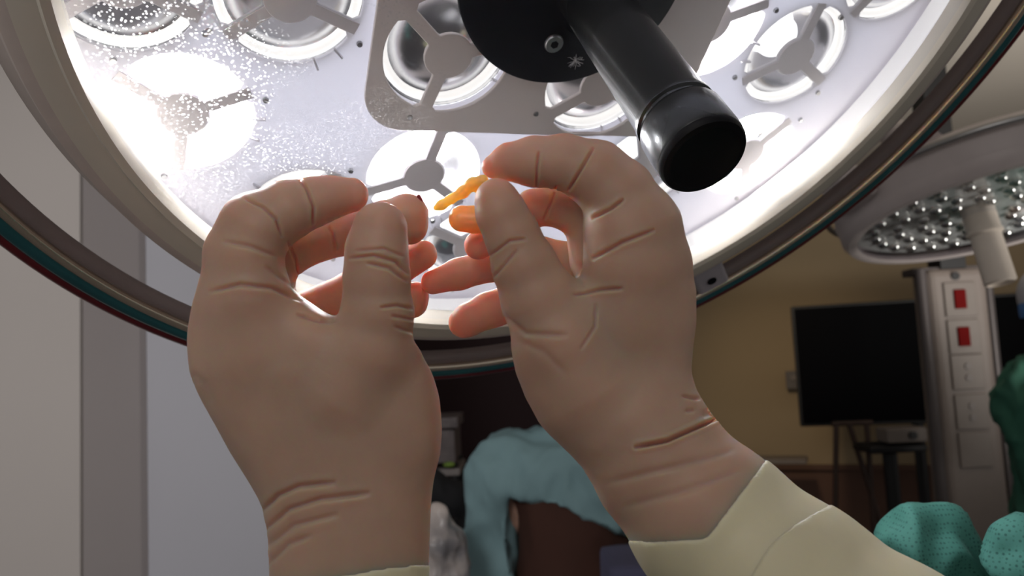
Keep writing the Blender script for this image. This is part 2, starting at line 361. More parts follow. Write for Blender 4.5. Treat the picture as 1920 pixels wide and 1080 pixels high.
# central rounded cover plate
def rsq(h, r, rot, c=(0, 0), n=10):
    out = []
    for q, (sx, sy) in enumerate(((1, 1), (-1, 1), (-1, -1), (1, -1))):
        for i in range(n + 1):
            t = math.pi / 2 * (q + i / n); x, y = sx * (h - r) + r * math.cos(t), sy * (h - r) + r * math.sin(t)
            out.append((c[0] + x * math.cos(rot) - y * math.sin(rot), c[1] + x * math.sin(rot) + y * math.cos(rot)))
    return out
plate('cover_plate', rsq(.127, .03, math.radians(4), (0, .0)), chol, ZP + .008, .002, M['cover'], lamp)
for i, (cx, cy, a, kd) in enumerate(mods):
    if math.hypot(cx, cy) < .1 and cy > 0: pass
    s = .004
    rf = lathe('reflector', [(.047, ZP - .002), (.0475, ZP - .004), (.046, ZP - .012), (.040, ZP - .022), (.030, ZP - .030), (.018, ZP - .0345), (.0, ZP - .036)], M['chrome'], lamp, 40, loc=(cx, cy, 0))
    lathe('lens_ring', arcprof(.0425, ZP - .006, .0034, 12), M['ring'], rf, 48, True, loc=(cx, cy, 0))
    if kd:
        # collimating lens dome sitting in the bowl; glows on the lit modules
        R = {1: .014, 2: .018, 3: .026}[kd]
        dome = [(R * math.cos(t), ZP - .030 + (.018 if kd == 3 else .012) * math.sin(t)) for t in [math.pi / 2 * j / 8 for j in range(9)]]
        lathe('led_lens', dome, M['ledhot'] if kd == 3 else M['ledmid'], rf, 32, loc=(cx, cy, 0))
    if not (abs(cx + .0694) < 1e-3 or abs(cx - .0556) < 1e-3):
        bm = bmesh.new(); bmesh.ops.create_cone(bm, cap_ends=True, segments=40, radius1=.0166, radius2=.0160, depth=.0016, matrix=Matrix.Translation((cx, cy, ZP + .0012)))
        for k in range(3):
            t = math.radians(a + 120 * k); rr_ = .031
            box(bm, (cx + rr_ * math.cos(t), cy + rr_ * math.sin(t), ZP + .0012), (.031, .0082, .0014), Matrix.Rotation(t, 4, 'Z'))
        obj('spoke_hub', bm, M['hub'], rf, bevel=.0003)
    # spring clips holding the ring
    for t in (a + 75, a + 95):
        bm = bmesh.new(); t = math.radians(t); r = .0475
        box(bm, (cx + r * math.cos(t), cy + r * math.sin(t), ZP + .003), (.009, .0014, .003), Matrix.Rotation(t, 4, 'Z'))
        obj('clip', bm, M['panel'], rf, bevel=.0004)
    for t in (a + 5, a + 125, a + 245):
        bm = bmesh.new(); t = math.radians(t - 14); r = .0535
        bmesh.ops.create_cone(bm, cap_ends=True, segments=14, radius1=.0022, radius2=.0018, depth=.0024, matrix=Matrix.Translation((cx + r * math.cos(t), cy + r * math.sin(t), ZP + (.0095 if abs(cx) < .1 and abs(cy) < .1 else .002))))
        obj('screw', bm, M['steel'], rf)
lathe('handle_base', [(0, -.031), (.078, -.031), (.080, -.0325), (.080, -.0375), (0, -.0375)], M['black'], lamp, 96)
def onplane(px, py, h):
    d = np.array([(px - 960) / F, (py - 540) / F, 1.]); o = Cc + nc * h; t = (o @ nc) / (d @ nc); q = d * t - o; return q @ ac, q @ bc
sx, sy = onplane(1038, 81, -.031)
lathe('base_screw', [(0, -.0302), (.0022, -.0302), (.0024, -.0288), (.006, -.0288), (.0068, -.0298), (.007, -.031)], M['steel'], lamp, 32, loc=(sx, sy, 0))
bm = bmesh.new(); bmesh.ops.create_cone(bm, cap_ends=True, segments=6, radius1=.003, radius2=.003, depth=.002, matrix=Matrix.Translation((sx, sy, -.0296))); obj('hex_socket', bm, M['black'], lamp)
lathe('handle', [(.0205, -.031), (.0205, .0), (.0212, .06), (.0218, .118), (.0228, .1205), (.0228, .1235), (.0215, .1245), (.0215, .1265), (.0228, .1275), (.0238, .130), (.0242, .152), (.0238, .1535)], M['handle'], lamp, 96)
lathe('handle_cap', [(.0238, .1535), (.0236, .1555), (.0225, .1572), (.0195, .1578), (.0185, .1572), (0, .1572)], M['cap'], lamp, 96)
# lint caught where the handle meets its black base
lx, ly = onplane(1078, 112, -.031); bm = bmesh.new(); rl = random.Random(3)
for i in range(26):
    p_ = Vector((lx, ly, -.0306)); d_ = Vector((rl.uniform(-1, 1), rl.uniform(-1, 1), rl.uniform(0, .6))).normalized()
    for k in range(3):
        q_ = p_ + d_ * .0022; tube(bm, p_, q_, .00009, seg=5); p_ = q_; d_ = (d_ + Vector((rl.uniform(-1, 1), rl.uniform(-1, 1), rl.uniform(-.4, .4))) * .7).normalized(); p_.z = max(p_.z, -.0308)
lo_ = obj('lint_tuft', bm, mat('lint', (.8, .8, .8), .9, noise_amt=.1)); lo_.matrix_world = LM; tag(lo_, 'tiny tuft of white lint stuck to the black handle base', 'lint', kind='stuff')
# mounting bracket of the rail, lower right
bx, by = .255, -.262; t = math.atan2(by, bx)
bm = bmesh.new(); box(bm, (0.365 * math.cos(t), .365 * math.sin(t), -.035), (.075, .034, .022), Matrix.Rotation(t, 4, 'Z'))
o = obj('rail_bracket', bm, M['wl3b'] if 'wl3b' in M else mat('bracket_white', (.55, .52, .58), .4, noise_amt=.03), lamp, bevel=.004)
bm = bmesh.new(); tube(bm, (.385 * math.cos(t), .385 * math.sin(t), -.0235), (.385 * math.cos(t), .385 * math.sin(t), -.0228), .005); obj('bracket_screw', bm, M['black'], lamp)
# yoke and suspension arm up to the ceiling
bm = bmesh.new(); inv = LM.inverted()
p0 = Vector((0, 0, -.14)); p1 = Vector((0, 0, -.22)); p2 = inv @ Vector((LM.translation.x - .1, 1.2, 2.45)); p3 = inv @ Vector((LM.translation.x - .1, 1.2, H))
tube(bm, p0, p1, .04); tube(bm, p1, p2, .03); tube(bm, p2, p3, .035); obj('suspension_arm', bm, M['bezel'], lamp, smooth=False)

# ================================================================== GLOVED HANDS
D0 = .36
def to_world(V):           # (u px, v px, w) -> world
    d = V[:, 2] * D0 / F; c = np.stack([(V[:, 0] - 960) * d / F, (V[:, 1] - 540) * d / F, d], 1)
    return c @ CM.T + np.array([0, 0, CAMZ])
def loft(fld, rows, p=2.4, endcap=False):   # rows (v, left, right, wc, t)
    R = np.array(rows, float); v = fld.ax[1]
    vv = np.linspace(R[0, 0], R[-1, 0], 200); g = [np.interp(vv, R[:, 0], R[:, i]) for i in range(1, 5)]
    ker = np.ones(9) / 9; g = [np.convolve(np.pad(q, 4, 'edge'), ker, 'valid') for q in g]
    l, r, wc, t = [np.interp(v, vv, q)[None, :, None] for q in g]
    c, hw = (l + r) / 2, (r - l) / 2
    X = fld.ax[0][:, None, None]; Z = fld.ax[2][None, None, :]
    q = (np.abs((X - c) / hw) ** p + np.abs((Z - wc) / t) ** p) ** (1 / p)
    f = (q - 1) * np.minimum(hw, t)
    V = v[None, :, None]
    top = R[0, 0] - V; f = -smin(-f, -(top + 0 * f), 30)
    if endcap: f = -smin(-f, -(V - R[-1, 0] + 0 * f), 40)
    return f.astype(np.float32)
def creases(V, N, lst, cell=6):
    # visible-from-the-front surface only: a small depth buffer over the mesh's own vertices
    iu = ((V[:, 0]) / cell).astype(int); iv = (V[:, 1] / cell).astype(int); key = iu * 10000 + iv
    order = np.argsort(key); ks = key[order]; ws = V[order, 2]; st = np.r_[0, np.flatnonzero(np.diff(ks)) + 1]
    mn = np.minimum.reduceat(ws, st); full = dict(zip(ks[st], mn)); m = np.array([full[k] for k in key])
    vis = (V[:, 2] < m + 26)
    disp = np.zeros(len(V))
    for pts, wd_, dep in lst:
        pts = np.array(pts, float); best = np.full(len(V), 1e9); par = np.zeros(len(V)); L = 0
        seg = np.linalg.norm(np.diff(pts, axis=0), axis=1); tot = seg.sum()
        # smooth polyline
        for i in range(len(pts) - 1):
            a, b = pts[i], pts[i + 1]; d = b - a; t = np.clip(((V[:, :2] - a) @ d) / (d @ d), 0, 1)
            q = np.linalg.norm(V[:, :2] - a - t[:, None] * d, axis=1); s = q < best; best[s] = q[s]; par[s] = (L + t[s] * seg[i]) / tot; L += seg[i]
        taper = np.clip(np.minimum(par, 1 - par) * 5 + .4, 0, 1)
        g = np.exp(-(best / wd_) ** 2) - .12 * np.exp(-((best - 2.6 * wd_) / (1.6 * wd_)) ** 2)
        disp -= np.where(vis & (best < 6 * wd_), dep * taper * g, 0)
    return V + N * disp[:, None]
def make_hand(name, lo, hi, palm_rows, palm_extra, fingers, crs, parent, step=2.2, cut=None, kf=22, kk=2):
    crs = [(p_, w_ * .74, d_ * 1.45) for p_, w_, d_ in crs]
    fld = Field(lo, hi, step)
    G = None
    for pts, k in fingers:
        c = chain(fld, pts, k); G = c if G is None else smin(G, c, kk)
    Pm = loft(fld, palm_rows, endcap=bool(palm_extra)) if palm_rows else None
    for pts, k in palm_extra:
        c = chain(fld, pts, k); Pm = c if Pm is None else smin(Pm, c, 40)
    fld.F = smin(G, Pm, kf)
    if cut is not None: fld.F = np.maximum(fld.F, cut(fld).astype(np.float32))
    P, Q = nets(fld, 0, 2)
    if crs: N = vnormals(P, Q); P = creases(P, N, crs)
    me = np_mesh(name, to_world(P), Q)
    o = link(name, me, M['glove'], parent); o.location = SOFF; return o
surgeon = empty('person', (0, .05, .9))
SOFF = Vector((0, -.05, -.9))
tag(surgeon, "person in cream latex gloves, both hands raised before the lit lamp, pinching a tissue sample", 'person')

# left-hand side of the picture
L_palm = [(545, 385, 560, 1500, 60), (575, 362, 590, 1500, 78), (610, 352, 655, 1500, 86), (645, 350, 780, 1500, 92), (700, 355, 811, 1500, 98), (745, 374, 824, 1505, 100), (800, 405, 829, 1508, 102), (850, 432, 826, 1510, 103),
          (900, 464, 813, 1512, 104), (945, 490, 808, 1514, 105), (1000, 502, 806, 1515, 106), (1080, 505, 803, 1516, 108), (1240, 500, 800, 1516, 112)]
L_f = [
    ([(470, 650, 1500, 92), (458, 560, 1490, 88), (456, 480, 1484, 74), (476, 430, 1482, 68), (535, 396, 1482, 56), (590, 378, 1486, 45), (620, 370, 1490, 38), (658, 366, 1496, 33)], 14),          # index
    ([(500, 600, 1580, 60), (500, 500, 1585, 52), (560, 462, 1590, 42), (640, 440, 1592, 38), (720, 418, 1590, 40), (762, 405, 1585, 40), (768, 425, 1585, 34)], 10),   # middle
    ([(470, 640, 1640, 55), (540, 600, 1660, 40), (660, 545, 1660, 36), (740, 508, 1650, 31), (792, 478, 1640, 28)], 10),   # ring
    ([(480, 690, 1660, 50), (600, 625, 1690, 36), (700, 590, 1690, 32), (772, 565, 1680, 29), (779, 553, 1676, 25)], 10),   # little
    ([(640, 740, 1490, 100), (692, 660, 1470, 82), (707, 590, 1455, 67), (706, 520, 1450, 61), (706, 470, 1448, 57), (712, 430, 1450, 52)], 14)]   # thumb
L_cr = [([(560, 333), (574, 352), (588, 388), (587, 420)], 3.2, 5.5), ([(460, 372), (494, 388), (518, 412), (528, 442)], 3.4, 4.5), ([(420, 452), (470, 462), (516, 480)], 5, 2.5),
        ([(395, 546), (450, 533), (510, 539), (562, 562)], 5, 4.0), ([(500, 500), (525, 520), (560, 545)], 5, 2.0), ([(560, 590), (600, 601), (632, 602)], 5, 4),
        ([(614, 418), (624, 440), (630, 470)], 3, 4.5), ([(540, 455), (556, 490), (560, 515)], 3, 4),
        ([(656, 484), (700, 479), (742, 490), (764, 512)], 3.6, 4.2), ([(690, 494), (730, 502), (762, 526)], 3.6, 3.6), ([(668, 470), (720, 466), (756, 480)], 3.6, 2.2),
        ([(715, 576), (745, 572), (772, 578)], 3.4, 4), ([(735, 592), (780, 600)], 3.4, 3.2), ([(740, 612), (792, 630)], 4, 2.4),
        ([(494, 955), (520, 930), (560, 912), (625, 905)], 6, 6.0), ([(500, 990), (540, 955), (600, 936), (690, 925)], 6, 5.5), ([(502, 1022), (550, 985), (630, 965)], 7, 3.2), ([(505, 1055), (540, 1020), (580, 1005)], 7, 3),
        ([(356, 700), (380, 720), (395, 760)], 12, 2.0)]
lh = make_hand('gloved_hand', (325, 305, 1340), (850, 1170, 1755), L_palm, [], L_f, L_cr, surgeon)
tag(lh, 'gloved hand on the left, thumb up beside curled index finger')

R_palm = [(515, 1085, 1290, 1505, 70), (545, 1040, 1303, 1500, 84), (600, 985, 1305, 1500, 92), (650, 968, 1300, 1500, 96), (700, 970, 1296, 1500, 98), (745, 986, 1298, 1500, 99), (795, 1018, 1311, 1500, 100), (840, 1060, 1330, 1498, 90), (880, 1110, 1340, 1496, 60)]
R_arm = [([(1196, 806, 1498, 117), (1242, 876, 1495, 125), (1335, 980, 1480, 147), (1480, 1130, 1450, 185), (1640, 1290, 1415, 235)], 30)]
R_f = [
    ([(1190, 600, 1500, 100), (1196, 500, 1490, 100), (1186, 430, 1485, 92), (1160, 365, 1482, 68), (1118, 326, 1482, 62), (1060, 304, 1486, 51), (1000, 303, 1490, 46), (955, 304, 1496, 34), (925, 313, 1500, 22)], 14),   # index
    ([(1130, 480, 1560, 64), (1110, 410, 1570, 52), (1050, 385, 1572, 40), (1000, 390, 1570, 34), (950, 430, 1575, 30), (897, 460, 1580, 27)], 10),     # middle
    ([(1130, 560, 1590, 64), (1080, 500, 1630, 44), (1010, 482, 1640, 38), (930, 494, 1650, 32), (860, 514, 1655, 29), (812, 529, 1655, 23)], 10),   # ring
    ([(1130, 620, 1610, 60), (1050, 575, 1680, 44), (980, 562, 1690, 38), (915, 582, 1690, 33), (878, 600, 1688, 30), (868, 606, 1686, 27)], 10),      # little
    ([(1110, 730, 1490, 110), (1060, 645, 1475, 94), (1012, 562, 1462, 71), (984, 500, 1455, 60), (960, 440, 1452, 50), (940, 400, 1452, 46), (931, 375, 1454, 41)], 14)]
R_cr = [([(1010, 286), (1007, 315), (1005, 350)], 3.2, 5), ([(1112, 278), (1090, 315), (1066, 356)], 3.2, 6), ([(1168, 374), (1145, 391), (1112, 408)], 3.4, 6), ([(1225, 432), (1165, 455), (1112, 484)], 4, 5),
        ([(1165, 541), (1125, 543), (1078, 552)], 4, 5), ([(1042, 350), (1034, 375), (1020, 412)], 3, 4.5), ([(1116, 572), (1116, 612), (1090, 652)], 4, 2.5),
        ([(1192, 838), (1250, 826), (1350, 782)], 4, 12), ([(1318, 778), (1345, 772)], 14, 4), ([(920, 478), (955, 452), (985, 448)], 3.6, 3.2), ([(925, 520), (950, 490), (968, 470)], 4, 2.6), ([(940, 590), (985, 625), (1060, 628)], 7, 2.6),
        ([(1140, 905), (1260, 875), (1370, 845)], 9, 2.4), ([(1170, 950), (1280, 920), (1390, 880)], 10, 2.0), ([(1280, 742), (1310, 748)], 4, 4), ([(1285, 770), (1302, 768)], 5, 3), ([(975, 640), (1020, 660), (1060, 700)], 10, 1.6)]
rh = make_hand('gloved_hand', (770, 235, 1320), (1520, 1120, 1760), R_palm, R_arm, R_f, R_cr, surgeon,
               cut=lambda f: np.maximum((f.ax[0][:, None, None] - 1380) * .80 + (f.ax[1][None, :, None] - 935) * .60 - 22, (f.ax[1][None, :, None] - 1032)) + 0 * f.ax[2][None, None, :])
tag(rh, 'gloved hand on the right, thumb and index pinching together')
# cuffs: pale glove cuff pulled over the sleeve
def cuff(name, lo, hi, fn, m, parent, step=5.0):
    fld = Field(lo, hi, step); fld.F = fn(fld); P, Q = nets(fld, 0, 2)
    o = link(name, np_mesh(name, to_world(P), Q), m, parent); o.location = SOFF; return o
def fR(f):
    c = chain(f, [(1185, 800, 1498, 111), (1238, 876, 1495, 125), (1335, 980, 1480, 151), (1480, 1130, 1450, 189), (1640, 1290, 1415, 240), (1900, 1560, 1350, 300)], 30)
    U = f.ax[0][:, None, None]; V = f.ax[1][None, :, None]
    ln = np.minimum(-((U - 1380) * .80 + (V - 935) * .60) , 1008 + 6 * np.sin(U / 60) - V)
    c = -smin(-c, -(ln + 0 * c), 4)
    return c.astype(np.float32)
c1 = cuff('glove_cuff', (1000, 780, 1020), (2000, 1500, 1760), fR, M['cuff'], surgeon, 6.0)
tag(c1, 'pale yellow glove cuff around the right forearm')
def fR2(f):       # a second rolled edge on the cuff
    c = chain(f, [(1335, 980, 1480, 154), (1480, 1130, 1450, 192), (1640, 1290, 1415, 243), (1900, 1560, 1350, 303)], 30)
    U = f.ax[0][:, None, None]; V = f.ax[1][None, :, None]
    ln = 70 - ((U - 1400) * .75 + (V - 1000) * .66) + 22 * np.sin((U - V) / 90.)
    return np.maximum(c, ln + 0 * c).astype(np.float32)
c2 = cuff('glove_cuff', (1100, 780, 1020), (2000, 1500, 1760), fR2, M['cuff'], surgeon, 6.0)
def fL(f):
    rows = [(1000, 501, 807.5, 1515, 109), (1080, 503, 805, 1516, 111), (1240, 496, 802, 1516, 116), (1500, 470, 800, 1500, 130), (1700, 440, 800, 1490, 140)]
    c = loft(f, rows); U = f.ax[0][:, None, None]; V = f.ax[1][None, :, None]
    ln = 1075 - 17 * np.exp(-((U - 805) / 110.) ** 2) * 1.0 + 12 * np.clip((700 - U) / 120, 0, 3) - V
    return np.maximum(c, ln + 0 * c).astype(np.float32)
c3 = cuff('glove_cuff', (440, 1000, 1350), (850, 1500, 1680), fL, M['cuff'], surgeon)
tag(c3, 'pale yellow glove cuff at the left wrist')

# tissue sample between the fingertips
def make_tissue():
    fld = Field((790, 310, 1440), (920, 455, 1600), 2.0)
    strip = chain(fld, [(905, 338, 1478, 11), (885, 345, 1490, 11), (868, 360, 1500, 11), (845, 374, 1505, 8), (828, 384, 1508, 9), (818, 389, 1508, 6)], 8)
    lobe = chain(fld, [(866, 410, 1535, 25), (892, 412, 1532, 25), (905, 415, 1528, 22)], 8)
    a, b = strip, lobe
    neck = chain(fld, [(898, 345, 1490, 8), (905, 415, 1528, 6)], 4)
    fld.F = smin(smin(a, neck, 10), b, 8); P, Q = nets(fld)
    o = link('tissue_sample', np_mesh('tissue_sample', to_world(P), Q), M['tissue']); 
    tag(o, 'small orange strip of tissue pinched in the right hand before the light', 'tissue')
make_tissue()
fld = Field((770, 355, 1550), (805, 395, 1600), 1.5); fld.F = chain(fld, [(785, 368, 1573, 4), (789, 377, 1574, 5)], 3); P, Q = nets(fld)
o = link('blood_clot', np_mesh('blood_clot', to_world(P), Q), M['clot'])
tag(o, 'tiny dark red blood clot on the left middle fingertip', 'blood clot')

# ================================================================== SECOND LAMP
c0 = np.array([(1872 - 960) / F, (402 - 540) / F, 1.]) * 1.75
an = math.radians(18); e2 = np.array([math.cos(an), -math.sin(an), 0]); m2 = np.array([math.sin(an), math.cos(an), 0])
vd = -c0 / np.linalg.norm(c0); m2 = m2 - vd * (m2 @ vd); m2 /= np.linalg.norm(m2); n2 = .965 * m2 + .26 * vd; n2 /= np.linalg.norm(n2)
a2 = e2 - n2 * (e2 @ n2); a2 /= np.linalg.norm(a2); b2 = np.cross(n2, a2)
R2 = np.stack([CM @ a2, CM @ b2, CM @ n2], 1); W2 = CM @ c0 + np.array([0, 0, CAMZ])
LM2 = Matrix([[*R2[0], W2[0]], [*R2[1], W2[1]], [*R2[2], W2[2]], [0, 0, 0, 1]])
lamp2 = empty('surgical_lamp', mw=LM2); tag(lamp2, 'second operating lamp with unlit small reflectors and beige handle, in the background', 'lamp')
M['l2'] = mat('lamp_grey', (.62, .55, .54), .4, noise_amt=.04); M['l2d'] = mat('lamp_grey_dark', (.26, .21, .21), .4, noise_amt=.04); M['l2h'] = mat('beige_handle', (.86, .76, .66), .45, noise_amt=.04)
lathe('bezel', [(.29, 0), (.30, .004), (.312, .002), (.322, -.012), (.323, -.03), (.315, -.032), (.29, -.01)], [M['l2'], M['l2d']], lamp2, 96, True, mats=[0, 0, 0, 0, 1, 1, 1])
lathe('housing', [(.322, -.028), (.328, -.05), (.325, -.085), (.30, -.105), (.15, -.13), (0, -.135)], M['l2'], lamp2, 96)
lathe('grab_rail', arcprof(.342, -.075, .007, 14), M['steel'], lamp2, 96, True)
lathe('reflector_plate', [(0, -.022), (.292, -.022), (.292, -.026)], mat('mirror_plate', (.75, .75, .70), .35, metal=.1, noise_amt=.2, noise_scale=40), lamp2, 64)
lathe('glass_pane', [(0, -.002), (.291, -.002), (.291, -.005)], M['lens'], lamp2, 64)
bead = None; cnt = 0
for ring, nn in ((.06, 7), (.105, 12), (.15, 17), (.2, 22), (.25, 27)):
    for k in range(nn):
        if cnt >= 96: break
        t = 2 * math.pi * k / nn + ring * 7
        p = (ring * math.cos(t), ring * math.sin(t), -.021)
        if bead is None:
            bm = bmesh.new(); bmesh.ops.create_uvsphere(bm, u_segments=16, v_segments=10, radius=.014); bead = obj('led_reflector', bm, mat('reflector_bead', (.9, .88, .82), .1, metal=1, noise_amt=.1, noise_scale=100), lamp2, smooth=True); q = bead
        else: q = bead.copy(); COL.objects.link(q); q.parent = lamp2
        q.location = p; cnt += 1
hp = [(.0, -.02), (.034, -.02), (.034, .03), (.037, .034), (.037, .04), (.031, .044), (.032, .15), (.028, .154), (.026, .148), (0, .146)]
lathe('handle', hp, M['l2h'], lamp2, 12, loc=(-.04, -.0, 0))
bm = bmesh.new()
box(bm, (-.335, .09, -.07), (.07, .13, .07)); obj('joint_block', bm, M['l2'], lamp2, bevel=.012)
bm = bmesh.new(); inv2 = LM2.inverted(); tube(bm, (-.2, .2, -.10), inv2 @ Vector((W2[0] - .1, W2[1] + .8, 2.35)), .03); tube(bm, inv2 @ Vector((W2[0] - .1, W2[1] + .8, 2.35)), inv2 @ Vector((W2[0] - .1, W2[1] + .8, H)), .04)
obj('suspension_arm', bm, M['l2'], lamp2)

# ================================================================== BACKGROUND
# big dark monitor on its stand
Yt = 4.3; tl = at(1497, 592, Yt + .15); c = at(1712, 677, Yt); yaw = -math.radians(14)
tv = empty('monitor', (c.x, c.y, 0)); tv.rotation_euler = (0, 0, yaw); tag(tv, 'large black switched-off monitor standing before the tan wall', 'monitor')
M['screen'] = mat('screen', (.001, .001, .002), .5, spec=.05, noise_amt=.05); M['frame'] = mat('monitor_frame', (.008, .008, .009), .4, noise_amt=.1)
bm = bmesh.new(); box(bm, (0, .02, c.z), (1.19, .05, .66)); obj('casing', bm, M['frame'], tv, bevel=.008)
bm = bmesh.new(); box(bm, (0, -.007, c.z), (1.16, .004, .63)); obj('screen', bm, M['screen'], tv)
bm = bmesh.new(); tube(bm, (0, .03, c.z - .3), (0, .03, .06), .03); box(bm, (0, .03, .03), (.7, .5, .05)); obj('stand', bm, M['frame'], tv)
# tripod floor stand with tray
M['brown'] = mat('brown_rod', (.07, .04, .03), .5, noise_amt=.1); M['dk'] = mat('dark_metal', (.012, .012, .014), .45, noise_amt=.1); M['ivory'] = mat('ivory_plastic', (.24, .205, .185), .5, noise_amt=.04)
M['ivory2'] = mat('grey_socket', (.25, .22, .21), .5, noise_amt=.04)
p = at(1600, 780, 3.9); tr = empty('easel_stand', (p.x, p.y, 0)); tag(tr, 'thin brown three-legged stand below the black monitor', 'stand')
for (xa, xb) in ((1568, 1566), (1592, 1660), (1625, 1640)):
    a = at(xa, 795, 3.9) - Vector((p.x, p.y, 0)); b = at(xb, 1010, 3.9) - Vector((p.x, p.y, 0)); b = a + (b - a) * (a.z / max(.01, (a.z - b.z)))
    bm = bmesh.new(); tube(bm, a, b, .013, seg=12); obj('leg', bm, M['brown'], tr)
bm = bmesh.new(); a = at(1560, 795, 3.9) - Vector((p.x, p.y, 0)); b = at(1635, 792, 3.9) - Vector((p.x, p.y, 0)); tube(bm, a, b, .012); obj('crossbar', bm, M['brown'], tr)
p = at(1668, 850, 3.75); st = empty('pedestal_stand', (p.x, p.y, 0)); tag(st, 'black pedestal with a flat tray top beside the white column', 'stand')
bm = bmesh.new(); tube(bm, (0, 0, p.z), (0, 0, .05), .032); tube(bm, (0, 0, .05), (0, 0, 0), .12); obj('post', bm, M['dk'], st)
bm = bmesh.new(); box(bm, (.0, 0, p.z + .03), (.26, .2, .035)); obj('tray', bm, M['dk'], st, bevel=.01)
p = at(1690, 814, 3.7); dv = empty('control_box', (p.x, p.y, p.z)); tag(dv, 'small ivory control box with black dial on the black tray', 'box')
bm = bmesh.new(); box(bm, (0, 0, 0), (.18, .12, .065)); obj('casing', bm, M['ivory'], dv, bevel=.008)
bm = bmesh.new(); tube(bm, (.02, -.062, 0), (.02, -.075, 0), .018); obj('dial', bm, M['dk'], dv)
# wall switch
sc = Vector(wpt(0, .02)); q = at(1489, 712, 5.4); o_ = empty('wall_switch', (q.x, q.y - .035, q.z)); o_.rotation_euler = (0, 0, -math.radians(22)); tag(o_, 'small grey switch box on the tan wall left of the monitor', 'switch')
bm = bmesh.new(); box(bm, (0, 0, 0), (.125, .05, .12)); obj('plate', bm, mat('switch_grey', (.16, .14, .13), .5, noise_amt=.05), o_, bevel=.006)
bm = bmesh.new(); box(bm, (0, -.027, .015), (.06, .012, .03)); obj('rocker', bm, M['ivory'], o_, bevel=.003)
q = at(1450, 862, 5.1); bm = bmesh.new(); box(bm, (0, 0, 0), (.4, .2, .03)); sh = obj('wall_shelf', bm, M['ivory'], bevel=.005); sh.location = q; sh.rotation_euler = (0, 0, -math.radians(22)); tag(sh, 'pale narrow shelf on the tan wall above the brown wainscot', 'shelf')
# supply column with sockets
Yc = 3.2; p = at(1795, 700, Yc); col = empty('supply_column', (p.x, p.y, 0)); tag(col, 'tall ivory supply column with two red sockets and pale outlet plates', 'supply column')
M['colm'] = mat('column_ivory', (.25, .21, .19), .5, noise_amt=.04); M['tubem'] = mat('grey_tube', (.11, .095, .095), .4, metal=.3, noise_amt=.05); M['redso'] = mat('red_socket', (.16, .006, .006), .8, spec=.1, noise_amt=.05)
ztop = at(1790, 505, Yc).z
bm = bmesh.new(); box(bm, (0, 0, ztop / 2 + .2), (.235, .14, ztop - .4)); obj('body', bm, M['colm'], col, bevel=.03)
for (ya, kind) in ((563, 'r'), (632, 'r'), (697, 'o'), (770, 'o'), (840, 'b'), (520, 's')):
    z = at(1790, ya, Yc).z; e = None
    if kind != 's':
        bm = bmesh.new(); box(bm, (0, -.073, z), (.125, .012, .135)); e = obj('outlet_plate', bm, M['ivory'], col, bevel=.004)
    if kind == 'r': bm = bmesh.new(); box(bm, (-.005, -.082, z), (.045, .012, .075)); s_ = obj('red_socket', bm, M['redso'], e, bevel=.003)
    if kind == 'o':
        for dz in (-.022, .022): bm = bmesh.new(); tube(bm, (0, -.0785, z + dz), (0, -.084, z + dz), .013); obj('socket', bm, M['ivory2'], e)
    if kind == 's': bm = bmesh.new(); tube(bm, (-.01, -.07, z), (-.01, -.078, z), .016); obj('indicator', bm, M['dk'], col)
for px, Ys in ((1738, 3.15), (1862, 3.3)):
    q = at(px, 640, Ys) - Vector((p.x, p.y, 0)); bm = bmesh.new(); tube(bm, (q.x, q.y, .4), (q.x, q.y, at(px, 505, Ys).z), .021); obj('side_rail', bm, M['tubem'], col, smooth=False)
bm = bmesh.new(); box(bm, (0, 0, (ztop + H) / 2), (.1, .1, H - ztop)); obj('ceiling_post', bm, M['dk'], col)
bm = bmesh.new(); box(bm, (.0, .01, ztop - .005), (.31, .1, .03)); box(bm, (0, .01, .42), (.31, .1, .03)); obj('rail_bridge', bm, M['tubem'], col, bevel=.005)
bm = bmesh.new(); tube(bm, (0, 0, .42), (0, 0, .02), .05); tube(bm, (0, 0, .04), (0, 0, 0), .25); obj('base', bm, M['dk'], col)

# covered instrument table
M['bluecloth'] = mat('blue_drape', (.125, .125, .22), .8, noise_amt=.1, noise_scale=8)
def drape_box(name, c, sx, sy, h, m, label, cat, yaw=0, seed=1):
    nx, ny, nz = 40, 20, 16; bm = bmesh.new(); rngs = random.Random(seed)
    r = []
    per = 90
    top = bm.verts.new((0, 0, h))
    prev = None; rings = []
    for j in range(nz + 3):
        ring = []
        for i in range(per):
            t = 2 * math.pi * i / per; cx_, sy_ = math.cos(t), math.sin(t)
            q = 1 / max(abs(cx_), abs(sy_)); q = min(q, 1.32); x, y = cx_ * q * sx / 2, sy_ * q * sy / 2
            if j < 3: s = (.4, .8, .985)[j]; z = h
            else:
                k = (j - 3) / (nz - 1); s = 1 + .03 * k; z = h - .012 - k * (h - .15)
                wv = 1 + .05 * k * math.sin(t * 13 + 1.3 * math.sin(t * 3 + seed)) ; s *= wv
            ring.append(bm.verts.new((x * s, y * s, z)))
        rings.append(ring)
    for i in range(per): bm.faces.new((top, rings[0][i], rings[0][(i + 1) % per]))
    for A, B in zip(rings[:-1], rings[1:]):
        for i in range(per): bm.faces.new((A[i], B[i], B[(i + 1) % per], A[(i + 1) % per]))
    o = obj(name, bm, m, smooth=True); o.location = (c[0], c[1], 0); o.rotation_euler = (0, 0, yaw)
    s = o.modifiers.new('thick', 'SOLIDIFY'); s.thickness = .004
    tag(o, label, cat); return o
pa = at(1128, 1018, 1.55); pb = at(1690, 1000, 1.55)
drape_box('draped_table', ((pa.x + pb.x) / 2 + .012, 1.55 + .1, 0), (pb.x - pa.x), .2, at(1128, 1022, 1.75).z, M['bluecloth'], 'instrument table covered with a plain blue drape behind the forearm', 'table')

